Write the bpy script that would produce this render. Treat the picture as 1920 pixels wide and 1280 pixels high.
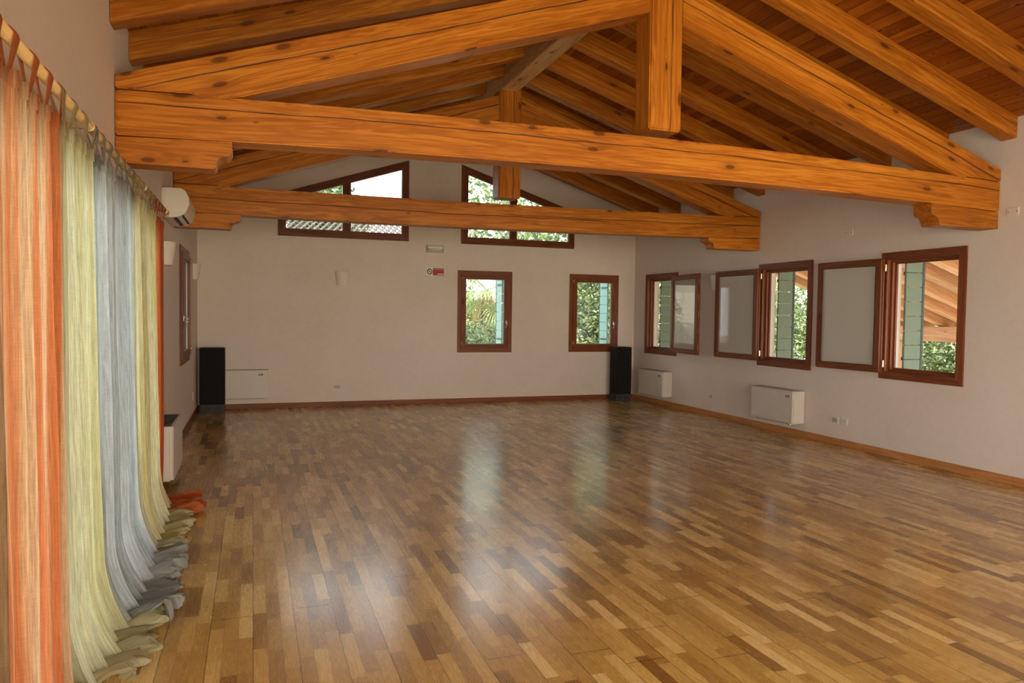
import bpy, bmesh, math, random
from mathutils import Vector, Matrix, noise as mnoise
C = bpy.context.scene
COL = C.collection
for o in list(bpy.data.objects): bpy.data.objects.remove(o)

# ------------------------------------------------------------ camera
F, YAW, PITCH, ROLL = 1380.24, .33831, -.036810, .013286
cy, sy = math.cos(YAW), math.sin(YAW)
fw = Vector((sy*math.cos(PITCH), cy*math.cos(PITCH), math.sin(PITCH)))
rt0 = Vector((cy, -sy, 0)); up0 = rt0.cross(fw)
rt = rt0*math.cos(ROLL) + up0*math.sin(ROLL); up = -rt0*math.sin(ROLL) + up0*math.cos(ROLL)
cam_d = bpy.data.cameras.new('camera'); cam = bpy.data.objects.new('camera', cam_d); COL.objects.link(cam)
m = Matrix((rt, up, -fw)).transposed().to_4x4(); m.translation = (0, 0, 1.6)
cam.matrix_world = m
cam_d.sensor_width = 36; cam_d.lens = F/1920*36; cam_d.clip_start = .05; cam_d.clip_end = 300
C.camera = cam

# room: left wall x=-LW, right wall x=RW, gable wall y=DW, rear wall y=YB
LW, RW, DW, YB = .84, 7.0, 12.75, -2.0
XM = (RW-LW)/2; SL = .322; ZP = 3.58      # middle, roof slope, boarding height at the side walls
ZR = ZP + SL*(RW-XM)

# ------------------------------------------------------------ world, sun, daylight, fill lamps
w = bpy.data.worlds.new('world'); C.world = w; w.use_nodes = True
bg = w.node_tree.nodes['Background']; bg.inputs[0].default_value = (.93, .96, 1, 1); bg.inputs[1].default_value = 5.0
sun_d = bpy.data.lights.new('sun', 'SUN'); sun_d.energy = 6.0; sun_d.angle = .02; sun_d.color = (1, .93, .78)
sun = bpy.data.objects.new('sun', sun_d); COL.objects.link(sun)
sun.rotation_euler = Vector((.12, .80, -.66)).to_track_quat('-Z', 'Y').to_euler()
def area(name, loc, direction, sx, sz, power, color):
    d = bpy.data.lights.new(name, 'AREA'); d.shape = 'RECTANGLE'; d.size = sx; d.size_y = sz; d.energy = power; d.color = color
    o = bpy.data.objects.new(name, d); COL.objects.link(o); o.location = loc
    o.rotation_euler = Vector(direction).to_track_quat('-Z', 'Z').to_euler(); return o
# daylight behind the curtained left doors; rear and near-left lamps are added fill
for x in (.5, 3.08, 5.7):
    area('rear_fill_light', (x, YB+.03, 1.45), (0, 1, 0), 1.8, 2.3, 56, (1, .79, .54)).data.spread = math.radians(105)
area('left_door_daylight', (-LW-.55, 4.0, 1.5), (1, 0, .0), 5.2, 2.6, 105, (.98, .98, 1))
area('near_left_fill_light', (-LW-.02, -.35, 1.25), (1, 0, 0), 2.1, 2.0, 140, (1, .97, .97))  # fill lamp in an added, unseen opening
C.view_settings.view_transform = 'Standard'; C.view_settings.look = 'None'; C.view_settings.gamma = 1
C.view_settings.use_curve_mapping = False; C.view_settings.exposure = 0.0
C.cycles.max_bounces = 10; C.cycles.diffuse_bounces = 6; C.cycles.transparent_max_bounces = 24
C.cycles.sample_clamp_indirect = 6

# ------------------------------------------------------------ material helpers
class NT:
    def __init__(s, name):
        s.m = bpy.data.materials.new(name); s.m.use_nodes = True; s.t = s.m.node_tree; s.t.nodes.clear()
        s.out = s.n('ShaderNodeOutputMaterial')
    def n(s, typ, **kw):
        nd = s.t.nodes.new(typ)
        for k, v in kw.items(): setattr(nd, k, v)
        return nd
    def set(s, sock, v):
        if hasattr(v, 'is_output') or isinstance(v, bpy.types.NodeSocket): s.t.links.new(v, sock)
        elif v is not None: sock.default_value = v
    def math(s, op, a, b=None, c=None, clamp=False):
        nd = s.n('ShaderNodeMath', operation=op, use_clamp=clamp)
        s.set(nd.inputs[0], a)
        if b is not None: s.set(nd.inputs[1], b)
        if c is not None: s.set(nd.inputs[2], c)
        return nd.outputs[0]
    def xyz(s, x=0., y=0., z=0.):
        nd = s.n('ShaderNodeCombineXYZ'); s.set(nd.inputs[0], x); s.set(nd.inputs[1], y); s.set(nd.inputs[2], z); return nd.outputs[0]
    def sep(s, v):
        nd = s.n('ShaderNodeSeparateXYZ'); s.set(nd.inputs[0], v); return nd.outputs
    def noise(s, vec, scale=1., detail=3., rough=.5, dist=0., dim='3D'):
        nd = s.n('ShaderNodeTexNoise', noise_dimensions=dim); s.set(nd.inputs['Vector'], vec)
        nd.inputs['Scale'].default_value = scale; nd.inputs['Detail'].default_value = detail
        nd.inputs['Roughness'].default_value = rough; nd.inputs['Distortion'].default_value = dist
        return nd.outputs[0]
    def ramp(s, fac, stops, interp='LINEAR'):
        nd = s.n('ShaderNodeValToRGB'); s.set(nd.inputs[0], fac); cr = nd.color_ramp; cr.interpolation = interp
        while len(cr.elements) < len(stops): cr.elements.new(.5)
        for e, (p, c) in zip(cr.elements, stops):
            e.position = p; e.color = c if len(c) == 4 else (*c, 1)
        return nd.outputs[0]
    def mix(s, fac, a, b, blend='MIX'):
        nd = s.n('ShaderNodeMix', data_type='RGBA', blend_type=blend)
        s.set(nd.inputs[0], fac)
        for i, v in ((6, a), (7, b)):
            s.set(nd.inputs[i], (*v, 1) if isinstance(v, tuple) and len(v) == 3 else v)
        return nd.outputs[2]
    def mapr(s, v, a, b, c=0., d=1., smooth=True):
        nd = s.n('ShaderNodeMapRange', interpolation_type='SMOOTHSTEP' if smooth else 'LINEAR')
        s.set(nd.inputs[0], v)
        for i, q in enumerate((a, b, c, d)): nd.inputs[i+1].default_value = q
        return nd.outputs[0]
    def bump(s, h, strength=.3, dist=.01):
        nd = s.n('ShaderNodeBump'); nd.inputs['Strength'].default_value = strength; nd.inputs['Distance'].default_value = dist
        s.set(nd.inputs['Height'], h); return nd.outputs[0]
    def principled(s, color, rough=.5, metal=0., normal=None, **kw):
        p = s.n('ShaderNodeBsdfPrincipled')
        s.set(p.inputs['Base Color'], (*color, 1) if isinstance(color, tuple) and len(color) == 3 else color)
        s.set(p.inputs['Roughness'], rough); s.set(p.inputs['Metallic'], metal)
        if normal is not None: s.set(p.inputs['Normal'], normal)
        for k, v in kw.items(): s.set(p.inputs[k.replace('_', ' ')], v)
        return p.outputs[0]
    def done(s, sh): s.t.links.new(sh, s.out.inputs[0]); return s.m

def simple(name, color, rough=.5, metal=0., var=.06, scale=8.):
    t = NT(name); tc = t.n('ShaderNodeTexCoord').outputs['Object']
    n = t.noise(tc, scale, 3)
    c = t.mix(n, tuple(x*(1-var) for x in color), tuple(min(1, x*(1+var)) for x in color))
    return t.done(t.principled(c, rough, metal))

def wood(name, dark, mid, light, crack=None, rough=.42, knots=1., cw=.006, spec=.22, grain=1.):
    t = NT(name); uv = t.sep(t.n('ShaderNodeUVMap').outputs[0]); u, v = uv[0], uv[1]
    r = t.n('ShaderNodeObjectInfo').outputs['Random']
    uo = t.math('MULTIPLY_ADD', r, 53.0, u)
    # knots
    vo = t.n('ShaderNodeTexVoronoi', voronoi_dimensions='2D'); vo.inputs['Scale'].default_value = 1
    t.set(vo.inputs['Vector'], t.xyz(t.math('MULTIPLY', uo, 2.3), t.math('MULTIPLY', v, 6.5)))
    kd = vo.outputs['Distance']; kc = t.sep(vo.outputs['Color'])
    size = t.math('MULTIPLY_ADD', kc[0], .13, .02)
    ratio = t.math('DIVIDE', kd, size)
    kn = t.mapr(ratio, .6, 1.15, 1, 0); halo = t.mapr(ratio, .9, 3.2, 1, 0)
    sel = t.math('GREATER_THAN', kc[1], 1-.28*knots)
    kn = t.math('MULTIPLY', kn, sel); halo = t.math('MULTIPLY', halo, sel)
    # grain bends round the knots
    vb = t.math('MULTIPLY_ADD', halo, .012, v)
    g1 = t.noise(t.xyz(t.math('MULTIPLY', uo, .55), t.math('MULTIPLY', vb, 11*grain), t.math('MULTIPLY', r, 9.)), 1, 5, .6, .5)
    g2 = t.noise(t.xyz(t.math('MULTIPLY', uo, 3.), t.math('MULTIPLY', vb, 150*grain), 0.), 1, 2, .6)
    g3 = t.noise(t.xyz(t.math('MULTIPLY', uo, .35), t.math('MULTIPLY', v, 1.5), 4.), 1, 2)
    ringv = t.math('SINE', t.math('MULTIPLY', g1, 46.))
    g = t.math('MULTIPLY_ADD', ringv, .10, t.math('MULTIPLY_ADD', g2, .35, t.math('MULTIPLY_ADD', g1, .5, t.math('MULTIPLY', g3, .3))))
    col = t.ramp(g, [(.28, dark), (.55, mid), (.82, light)])
    tint = t.math('MULTIPLY_ADD', r, .28, .86)
    col = t.mix(1., col, t.xyz(tint, tint, tint), 'MULTIPLY')
    kdark = tuple(x*.28 for x in dark)
    col = t.mix(t.math('MULTIPLY', halo, .35), col, dark); col = t.mix(t.math('MULTIPLY', kn, .72), col, kdark)
    h = t.math('MULTIPLY_ADD', kn, -.4, t.math('MULTIPLY', g2, .25))
    if crack is not None:
        for q, (cv, amp, lo, hi) in enumerate(crack):
            n1 = t.noise(t.xyz(t.math('MULTIPLY', u, .55), q*7.3, 1.), 1, 2)
            n2 = t.noise(t.xyz(t.math('MULTIPLY', u, 5.), q*3.1, 2.), 1, 3)
            c = t.math('ADD', t.math('MULTIPLY_ADD', n1, amp, cv-amp*.5), t.math('MULTIPLY_ADD', n2, .014, -.007))
            d = t.math('ABSOLUTE', t.math('SUBTRACT', v, c))
            wn = t.noise(t.xyz(t.math('MULTIPLY', u, 1.3), q*11., 5.), 1, 2)
            wd = t.math('MULTIPLY', t.math('MULTIPLY', t.mapr(wn, .25, .7, .25, 1.), cw),
                        t.math('MULTIPLY', t.mapr(u, lo, lo+.25), t.mapr(u, hi-.25, hi, 1, 0)))
            mk = t.math('SUBTRACT', 1., t.math('SMOOTH_MIN', 1., t.math('DIVIDE', d, t.math('MAXIMUM', wd, .0002)), .3), clamp=True)
            col = t.mix(mk, col, (.012, .004, .002)); h = t.math('MULTIPLY_ADD', mk, -2., h)
    return t.done(t.principled(col, rough, normal=t.bump(h, .35, .004), Specular_IOR_Level=spec))

WD, WM, WL = (.21, .056, .004), (.39, .122, .009), (.58, .225, .024)
M = {}
M['beam'] = wood('oiled_spruce', WD, WM, WL)
M['tie_front'] = wood('oiled_spruce_split', WD, WM, WL, crack=[(.205, .07, -9, 9)], cw=.009)
M['tie_back'] = wood('oiled_spruce_split_mid', WD, WM, WL, crack=[(.165, .07, -9, 4.6), (.185, .04, 2.9, 9)], cw=.010)
M['principal'] = wood('oiled_spruce_principal', WD, WM, WL, crack=[(.20, .08, -9, 9)], cw=.012)
M['post'] = wood('oiled_spruce_post', WD, WM, WL, crack=[(.20, .02, -9, 9)], cw=.008)
M['ridge'] = wood('oiled_spruce_pale', (.36, .18, .06), (.60, .36, .15), (.74, .50, .26))
M['rafter'] = wood('oiled_spruce_rafter', WD, WM, WL, crack=[(.12, .05, -9, 9)], cw=.004)
M['frame'] = wood('stained_window_wood', (.085, .022, .008), (.165, .048, .018), (.24, .08, .03), knots=.15, rough=.38)
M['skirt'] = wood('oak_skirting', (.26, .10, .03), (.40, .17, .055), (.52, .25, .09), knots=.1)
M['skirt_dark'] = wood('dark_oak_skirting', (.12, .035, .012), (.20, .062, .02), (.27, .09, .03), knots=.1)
M['rod'] = wood('pale_pine_pole', (.55, .36, .14), (.70, .48, .22), (.80, .6, .32), knots=.1)
M['porch'] = wood('weathered_porch_spruce', (.42, .20, .09), (.62, .34, .17), (.76, .48, .28))
M['alu'] = simple('satin_metal', (.72, .70, .66), .3, .9)
M['brass'] = simple('hinge_metal', (.70, .58, .38), .3, .9)
M['casing'] = simple('white_enamel', (.60, .56, .50), .4)
M['casing_side'] = simple('grey_enamel', (.40, .36, .31), .45)
M['plastic'] = simple('white_plastic', (.70, .66, .60), .3)
M['grey_plastic'] = simple('grey_plastic', (.42, .39, .36), .4)
M['dark'] = simple('dark_slot', (.02, .018, .016), .6)
M['black'] = simple('black_speaker_cloth', (.005, .004, .004), .95, var=.3, scale=200)
M['slate'] = simple('dark_grey_box', (.035, .035, .042), .7)
M['sconce'] = simple('plaster_sconce', (.74, .69, .63), .7)
M['jamb'] = simple('cream_render', (.72, .58, .44), .9)
M['shutter'] = simple('green_painted_boards', (.15, .20, .14), .6)
M['shutter_blue'] = simple('blue_green_painted_boards', (.22, .38, .36), .6)
M['shutter_edge'] = simple('dark_shutter_edge', (.05, .07, .07), .6)
M['red'] = simple('red_sign', (.35, .02, .02), .5)
M['white'] = simple('white_sign', (.8, .78, .76), .5)
M['ground'] = simple('dry_lawn', (.30, .33, .16), .9, var=.4, scale=1.2)
M['paving'] = simple('light_paving', (.62, .56, .47), .9, var=.1, scale=3)
M['house'] = simple('pale_render', (.75, .66, .58), .9)
M['bark'] = simple('rough_bark', (.20, .15, .10), .9, var=.4, scale=30)

def plaster():
    t = NT('wall_plaster'); tc = t.n('ShaderNodeTexCoord').outputs['Object']
    a = t.noise(tc, .9, 4, .6); b = t.noise(tc, 14., 4, .6); c = t.noise(tc, 90., 2)
    f = t.math('MULTIPLY_ADD', b, .35, t.math('MULTIPLY', a, .65))
    col = t.ramp(f, [(.3, (.66, .585, .52)), (.7, (.74, .67, .61))])
    h = t.math('MULTIPLY_ADD', b, 1., t.math('MULTIPLY', c, .25))
    return t.done(t.principled(col, .85, normal=t.bump(h, .25, .006)))
M['plaster'] = plaster()

def floor_mat():
    t = NT('strip_parquet'); p = t.sep(t.n('ShaderNodeTexCoord').outputs['Object']); x, y = p[0], p[1]
    sx = t.math('DIVIDE', x, .0675); row = t.math('FLOOR', sx); fx = t.math('FRACT', sx)
    wn = t.n('ShaderNodeTexWhiteNoise', noise_dimensions='1D'); t.set(wn.inputs['W'], row)
    ln = t.math('MULTIPLY_ADD', wn.outputs['Value'], .12, .36)
    syy = t.math('ADD', t.math('DIVIDE', y, ln), t.math('MULTIPLY', wn.outputs['Value'], 37.)); colm = t.math('FLOOR', syy); fy = t.math('FRACT', syy)
    w2 = t.n('ShaderNodeTexWhiteNoise', noise_dimensions='2D'); t.set(w2.inputs['Vector'], t.xyz(row, colm)); idv = w2.outputs['Value']
    base = t.ramp(idv, [(0, (.23, .115, .022)), (.22, (.37, .21, .046)), (.5, (.48, .29, .070)), (.8, (.58, .375, .105)), (1, (.74, .53, .21))])
    off = t.math('MULTIPLY', idv, 61.)
    g = t.noise(t.xyz(t.math('MULTIPLY_ADD', x, 26., off), t.math('MULTIPLY_ADD', y, 1.6, off), off), 1, 3, .55, 1.2)
    ring = t.math('MULTIPLY_ADD', t.math('SINE', t.math('MULTIPLY', g, 70.)), .5, .5)
    fine = t.noise(t.xyz(t.math('MULTIPLY', x, 420.), t.math('MULTIPLY', y, 16.), off), 1, 2)
    k = t.math('MULTIPLY_ADD', ring, .16, t.math('MULTIPLY_ADD', fine, .30, .74))
    col = t.mix(1., base, t.xyz(k, k, k), 'MULTIPLY')
    # joints
    ex = t.math('MINIMUM', fx, t.math('SUBTRACT', 1., fx)); ey = t.math('MINIMUM', fy, t.math('SUBTRACT', 1., fy))
    jx = t.mapr(ex, .008, .03, 1, 0); jy = t.mapr(ey, .002, .007, 1, 0)
    big = t.math('FRACT', t.math('DIVIDE', x, .2025)); eb = t.math('MINIMUM', big, t.math('SUBTRACT', 1., big)); jb = t.mapr(eb, .004, .013, 1, 0)
    brow = t.math('FLOOR', t.math('DIVIDE', x, .2025)); w3 = t.n('ShaderNodeTexWhiteNoise', noise_dimensions='1D'); t.set(w3.inputs['W'], brow)
    by = t.math('FRACT', t.math('ADD', t.math('DIVIDE', y, 2.2), w3.outputs['Value'])); e2 = t.math('MINIMUM', by, t.math('SUBTRACT', 1., by)); jb2 = t.mapr(e2, .0006, .0016, 1, 0)
    jj = t.math('MAXIMUM', jb, jb2)
    j = t.math('MAXIMUM', t.math('MULTIPLY', t.math('MAXIMUM', jx, jy), .42), t.math('MULTIPLY', jj, .85))
    col = t.mix(j, col, (.05, .022, .008))
    n = t.noise(t.xyz(x, y, 0.), 2.2, 3); rough = t.math('MULTIPLY_ADD', n, .10, t.math('MULTIPLY_ADD', ring, .04, .20))
    h = t.math('MULTIPLY_ADD', jj, -1., t.math('MULTIPLY_ADD', ring, .10, t.math('MULTIPLY', idv, .35)))
    return t.done(t.principled(col, rough, normal=t.bump(h, .12, .0012), Specular_IOR_Level=.5, Coat_Weight=.35, Coat_Roughness=.16))
M['floor'] = floor_mat()

def plank_mat(name, dark, mid, light):
    t = NT(name); uv = t.sep(t.n('ShaderNodeUVMap').outputs[0]); u, v = uv[0], uv[1]
    sv = t.math('DIVIDE', v, .125); row = t.math('FLOOR', sv); fv = t.math('FRACT', sv)
    wn = t.n('ShaderNodeTexWhiteNoise', noise_dimensions='1D'); t.set(wn.inputs['W'], row); r = wn.outputs['Value']
    uo = t.math('MULTIPLY_ADD', r, 91., u)
    vo = t.n('ShaderNodeTexVoronoi', voronoi_dimensions='2D'); vo.inputs['Scale'].default_value = 1
    t.set(vo.inputs['Vector'], t.xyz(t.math('MULTIPLY', uo, 4.5), t.math('MULTIPLY', v, 11.)))
    kc = t.sep(vo.outputs['Color']); ratio = t.math('DIVIDE', vo.outputs['Distance'], t.math('MULTIPLY_ADD', kc[0], .12, .03))
    sel = t.math('GREATER_THAN', kc[1], .42)
    kn = t.math('MULTIPLY', t.mapr(ratio, .5, 1.1, 1, 0), sel); halo = t.math('MULTIPLY', t.mapr(ratio, .9, 3., 1, 0), sel)
    vb = t.math('MULTIPLY_ADD', halo, .02, v)
    g1 = t.noise(t.xyz(t.math('MULTIPLY', uo, .9), t.math('MULTIPLY', vb, 16.), r), 1, 4, .6, .8)
    g2 = t.noise(t.xyz(t.math('MULTIPLY', uo, 3.), t.math('MULTIPLY', vb, 150.), 0.), 1, 2)
    g = t.math('MULTIPLY_ADD', g2, .3, t.math('MULTIPLY_ADD', g1, .5, t.math('MULTIPLY', r, .3)))
    col = t.ramp(g, [(.25, dark), (.52, mid), (.8, light)])
    col = t.mix(t.math('MULTIPLY', halo, .4), col, light); col = t.mix(t.math('MULTIPLY', kn, .9), col, (.05, .012, .003))
    e = t.math('MINIMUM', fv, t.math('SUBTRACT', 1., fv)); jm = t.mapr(e, .01, .035, 1, 0)
    col = t.mix(t.math('MULTIPLY', jm, .8), col, (.03, .008, .002))
    h = t.math('MULTIPLY_ADD', jm, -1.5, t.math('MULTIPLY_ADD', kn, .5, t.math('MULTIPLY', g2, .3)))
    return t.done(t.principled(col, .38, normal=t.bump(h, .4, .005), Specular_IOR_Level=.3))
M['planks'] = plank_mat('roof_boarding', (.13, .028, .002), (.25, .065, .005), (.44, .145, .014))
M['porch_planks'] = plank_mat('porch_boarding', (.34, .18, .08), (.52, .31, .15), (.70, .45, .25))

def glass():
    t = NT('window_glass')
    tr = t.n('ShaderNodeBsdfTransparent'); tr.inputs[0].default_value = (.93, .96, .95, 1)
    gl = t.n('ShaderNodeBsdfGlossy'); gl.inputs['Roughness'].default_value = .01
    fr = t.n('ShaderNodeFresnel'); fr.inputs[0].default_value = 1.5
    mx = t.n('ShaderNodeMixShader'); t.set(mx.inputs[0], t.math('MULTIPLY', fr.outputs[0], 1.3)); t.set(mx.inputs[1], tr.outputs[0]); t.set(mx.inputs[2], gl.outputs[0])
    return t.done(mx.outputs[0])
M['glass'] = glass()
def lightened_glass():
    t = NT('lightened_casement_glass')
    tr = t.n('ShaderNodeBsdfTransparent'); tr.inputs[0].default_value = (.95, .96, .95, 1)
    df = t.n('ShaderNodeBsdfDiffuse'); df.inputs[0].default_value = (.80, .80, .76, 1)  # pale veil mixed into the pane to brighten the wall behind
    gl = t.n('ShaderNodeBsdfGlossy'); gl.inputs['Roughness'].default_value = .005
    m1 = t.n('ShaderNodeMixShader'); m1.inputs[0].default_value = .36; t.set(m1.inputs[1], tr.outputs[0]); t.set(m1.inputs[2], df.outputs[0])
    m2 = t.n('ShaderNodeMixShader'); m2.inputs[0].default_value = .08; t.set(m2.inputs[1], m1.outputs[0]); t.set(m2.inputs[2], gl.outputs[0])
    return t.done(m2.outputs[0])
M['sash_glass'] = lightened_glass()

def cloth(name, c1, c2, open1=.10, open2=.35, bands=6.):
    """gauzy woven cloth: darker and paler woven bands down its length, light passes through"""
    t = NT(name); uv = t.sep(t.n('ShaderNodeUVMap').outputs[0]); u, v = uv[0], uv[1]
    b = t.mapr(t.noise(t.xyz(t.math('MULTIPLY', u, bands), t.math('MULTIPLY', v, .15), 0.), 1, 2, .5), .42, .58)
    th = t.mapr(t.noise(t.xyz(t.math('MULTIPLY', u, 150.), t.math('MULTIPLY', v, 5.), 0.), 1, 4, .7), .3, .7)
    wf = t.noise(t.xyz(t.math('MULTIPLY', u, 16.), t.math('MULTIPLY', v, 300.), 3.), 1, 2)
    k = t.math('MULTIPLY_ADD', th, .30, t.math('MULTIPLY_ADD', wf, .30, .52))
    col = t.mix(1., t.mix(b, c1, c2), t.xyz(k, k, k), 'MULTIPLY')
    op = t.math('ADD', t.math('MULTIPLY_ADD', b, open2-open1, open1), t.math('MULTIPLY_ADD', th, -.25, .10), clamp=True)
    d = t.n('ShaderNodeBsdfDiffuse'); t.set(d.inputs[0], col)
    tl = t.n('ShaderNodeBsdfTranslucent'); t.set(tl.inputs[0], col)
    nb = t.bump(t.math('ADD', th, wf), .4, .003); t.set(d.inputs['Normal'], nb)
    m1 = t.n('ShaderNodeMixShader'); m1.inputs[0].default_value = .5; t.set(m1.inputs[1], d.outputs[0]); t.set(m1.inputs[2], tl.outputs[0])
    tr = t.n('ShaderNodeBsdfTransparent')
    m2 = t.n('ShaderNodeMixShader'); t.set(m2.inputs[0], op); t.set(m2.inputs[1], m1.outputs[0]); t.set(m2.inputs[2], tr.outputs[0])
    return t.done(m2.outputs[0])
M['c_brown'] = cloth('brown_gauze', (.42, .25, .13), (.55, .40, .26), .03, .2)
M['c_orange'] = cloth('orange_gauze', (.72, .25, .10), (.84, .60, .36), .03, .22, 12.)
M['c_green'] = cloth('pale_green_gauze', (.66, .62, .36), (.78, .76, .54), .05, .2, 7.)
M['c_grey'] = cloth('blue_grey_gauze', (.46, .49, .49), (.66, .69, .70), .05, .22, 7.)
M['c_yellow'] = cloth('pale_yellow_gauze', (.74, .66, .34), (.84, .79, .56), .05, .2, 7.)
M['c_rust'] = cloth('rust_orange_gauze', (.72, .15, .05), (.80, .26, .10), .02, .08, 7.)

def leaf_mat(name, c1, c2, c3):
    t = NT(name); geo = t.n('ShaderNodeNewGeometry'); rnd = geo.outputs['Random Per Island']
    col = t.ramp(rnd, [(0, c1), (.5, c2), (1, c3)])
    d = t.n('ShaderNodeBsdfDiffuse'); t.set(d.inputs[0], col)
    tl = t.n('ShaderNodeBsdfTranslucent'); t.set(tl.inputs[0], col)
    gl = t.n('ShaderNodeBsdfGlossy'); gl.inputs['Roughness'].default_value = .4
    m1 = t.n('ShaderNodeMixShader'); m1.inputs[0].default_value = .45; t.set(m1.inputs[1], d.outputs[0]); t.set(m1.inputs[2], tl.outputs[0])
    m2 = t.n('ShaderNodeMixShader'); m2.inputs[0].default_value = .06; t.set(m2.inputs[1], m1.outputs[0]); t.set(m2.inputs[2], gl.outputs[0])
    return t.done(m2.outputs[0])
M['leaf'] = leaf_mat('green_leaves', (.04, .07, .02), (.17, .24, .08), (.50, .55, .27))
M['leaf_yellow'] = leaf_mat('yellow_green_leaves', (.12, .14, .03), (.30, .31, .08), (.52, .50, .20))
M['leaf_dark'] = leaf_mat('dark_green_leaves', (.03, .07, .025), (.10, .18, .06), (.30, .38, .18))
M['leaf_palm'] = leaf_mat('palm_fan_green', (.20, .30, .10), (.32, .42, .17), (.50, .56, .28))
M['leaf_dry'] = leaf_mat('dry_palm_straw', (.36, .27, .10), (.48, .36, .14), (.6, .48, .22))

# ------------------------------------------------------------ mesh helpers
ORG = {}      # world position of each object's own origin
def finish(name, bm, mat, parent=None, org=None, smooth=False):
    if bm.loops.layers.uv.active is None: uv_box(bm)
    o0 = ORG[parent.name] if parent else Vector((0, 0, 0))
    if org is None: org = o0
    org = Vector(org)
    bmesh.ops.translate(bm, verts=bm.verts, vec=-org)
    me = bpy.data.meshes.new(name); bm.to_mesh(me); bm.free()
    for mm in (mat if isinstance(mat, (list, tuple)) else [mat]): me.materials.append(mm)
    if smooth:
        for p in me.polygons: p.use_smooth = True
    o = bpy.data.objects.new(name, me); COL.objects.link(o)
    if parent: o.parent = parent
    o.location = org - o0; ORG[o.name] = org
    return o
def tag(o, label=None, cat=None, group=None, kind=None):
    for k, v in (('label', label), ('category', cat), ('group', group), ('kind', kind)):
        if v: o[k] = v
    return o
def thing(name, loc, label=None, cat=None, group=None, kind=None):
    o = bpy.data.objects.new(name, None); COL.objects.link(o); o.location = loc; o.empty_display_size = .1
    ORG[o.name] = Vector(loc); return tag(o, label, cat, group, kind)
def uv_box(bm, du=None):
    """uv in metres; u runs along direction du (the grain), default the longest side"""
    lay = bm.loops.layers.uv.new('UVMap')
    if du is None:
        vs = [v.co for v in bm.verts]; ext = [max(c[i] for c in vs)-min(c[i] for c in vs) for i in range(3)]
        du = Vector((0, 0, 0)); du[ext.index(max(ext))] = 1
    du = Vector(du).normalized()
    for f in bm.faces:
        n = f.normal if f.normal.length > 0 else Vector((0, 0, 1))
        uu = du - n*du.dot(n)
        if uu.length < .3: uu = n.orthogonal()
        uu.normalize(); vv = n.cross(uu)
        for k in range(3):
            if abs(vv[k]) > .5 and vv[k] < 0: vv = -vv; break
        for l in f.loops:
            l[lay].uv = (l.vert.co.dot(uu), l.vert.co.dot(vv))
def box(bm, x0, x1, y0, y1, z0, z1, mp=None, bev=0.):
    P = [(x, y, z) for z in (z0, z1) for y in (y0, y1) for x in (x0, x1)]
    vs = [bm.verts.new(mp(*p) if mp else p) for p in P]
    fs = [bm.faces.new([vs[i] for i in q]) for q in ((0, 2, 3, 1), (4, 5, 7, 6), (0, 1, 5, 4), (2, 6, 7, 3), (0, 4, 6, 2), (1, 3, 7, 5))]
    if bev:
        es = list({e for f in fs for e in f.edges}); bmesh.ops.bevel(bm, geom=es, offset=bev, segments=2, affect='EDGES', profile=.5)
    return fs
def fixn(bm): bmesh.ops.recalc_face_normals(bm, faces=bm.faces)
def prism(pts, y0, y1, mp=None, bev=0., du=None, segs=1):
    """extrude the outline pts (a, z) from depth y0 to y1"""
    bm = bmesh.new(); mp = mp or (lambda a, d, z: (a, d, z))
    A = [bm.verts.new(mp(a, y0, z)) for a, z in pts]; B = [bm.verts.new(mp(a, y1, z)) for a, z in pts]
    bm.faces.new(A); bm.faces.new(B[::-1]); n = len(pts)
    for i in range(n): bm.faces.new((A[i], B[i], B[(i+1) % n], A[(i+1) % n]))
    fixn(bm)
    if bev: bmesh.ops.bevel(bm, geom=[e for e in bm.edges if e.calc_face_angle(0) > .5], offset=bev, segments=2, affect='EDGES')
    bm.normal_update(); uv_box(bm, du); return bm
def side_uv(bm, vf, y0=0.):
    """on the broad faces v is the height above the timber's underside"""
    lay = bm.loops.layers.uv.active
    for f in bm.faces:
        for l in f.loops:
            uu = l[lay].uv[0]; vv = l[lay].uv[1]
            l[lay].uv = (uu, vf(l.vert.co)-(l.vert.co.y-y0))
    return bm
def cyl(bm, p0, p1, r0, r1=None, n=16, cap=True):
    r1 = r0 if r1 is None else r1; p0, p1 = Vector(p0), Vector(p1); ax = (p1-p0).normalized(); a = ax.orthogonal().normalized(); b = ax.cross(a)
    A = []; B = []
    for i in range(n):
        t = 2*math.pi*i/n; d = a*math.cos(t)+b*math.sin(t); A.append(bm.verts.new(p0+d*r0)); B.append(bm.verts.new(p1+d*r1))
    for i in range(n): bm.faces.new((A[i], A[(i+1) % n], B[(i+1) % n], B[i]))
    if cap: bm.faces.new(A[::-1]); bm.faces.new(B)
def tube(bm, pts, r, n=8):
    for a, b in zip(pts, pts[1:]): cyl(bm, a, b, r, r, n)
def inset(poly, w):
    n = len(poly); out = []
    area2 = sum(poly[i][0]*poly[(i+1) % n][1]-poly[(i+1) % n][0]*poly[i][1] for i in range(n)); s = 1 if area2 > 0 else -1
    L = []
    for i in range(n):
        (x0, y0), (x1, y1) = poly[i], poly[(i+1) % n]; dx, dy = x1-x0, y1-y0; l = math.hypot(dx, dy); nx, ny = -dy/l*s, dx/l*s
        L.append((x0+nx*w, y0+ny*w, dx, dy))
    for i in range(n):
        x0, y0, dx0, dy0 = L[i-1]; x1, y1, dx1, dy1 = L[i]; den = dx0*dy1-dy0*dx1; t = ((x1-x0)*dy1-(y1-y0)*dx1)/den
        out.append((x0+dx0*t, y0+dy0*t))
    return out
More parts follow.
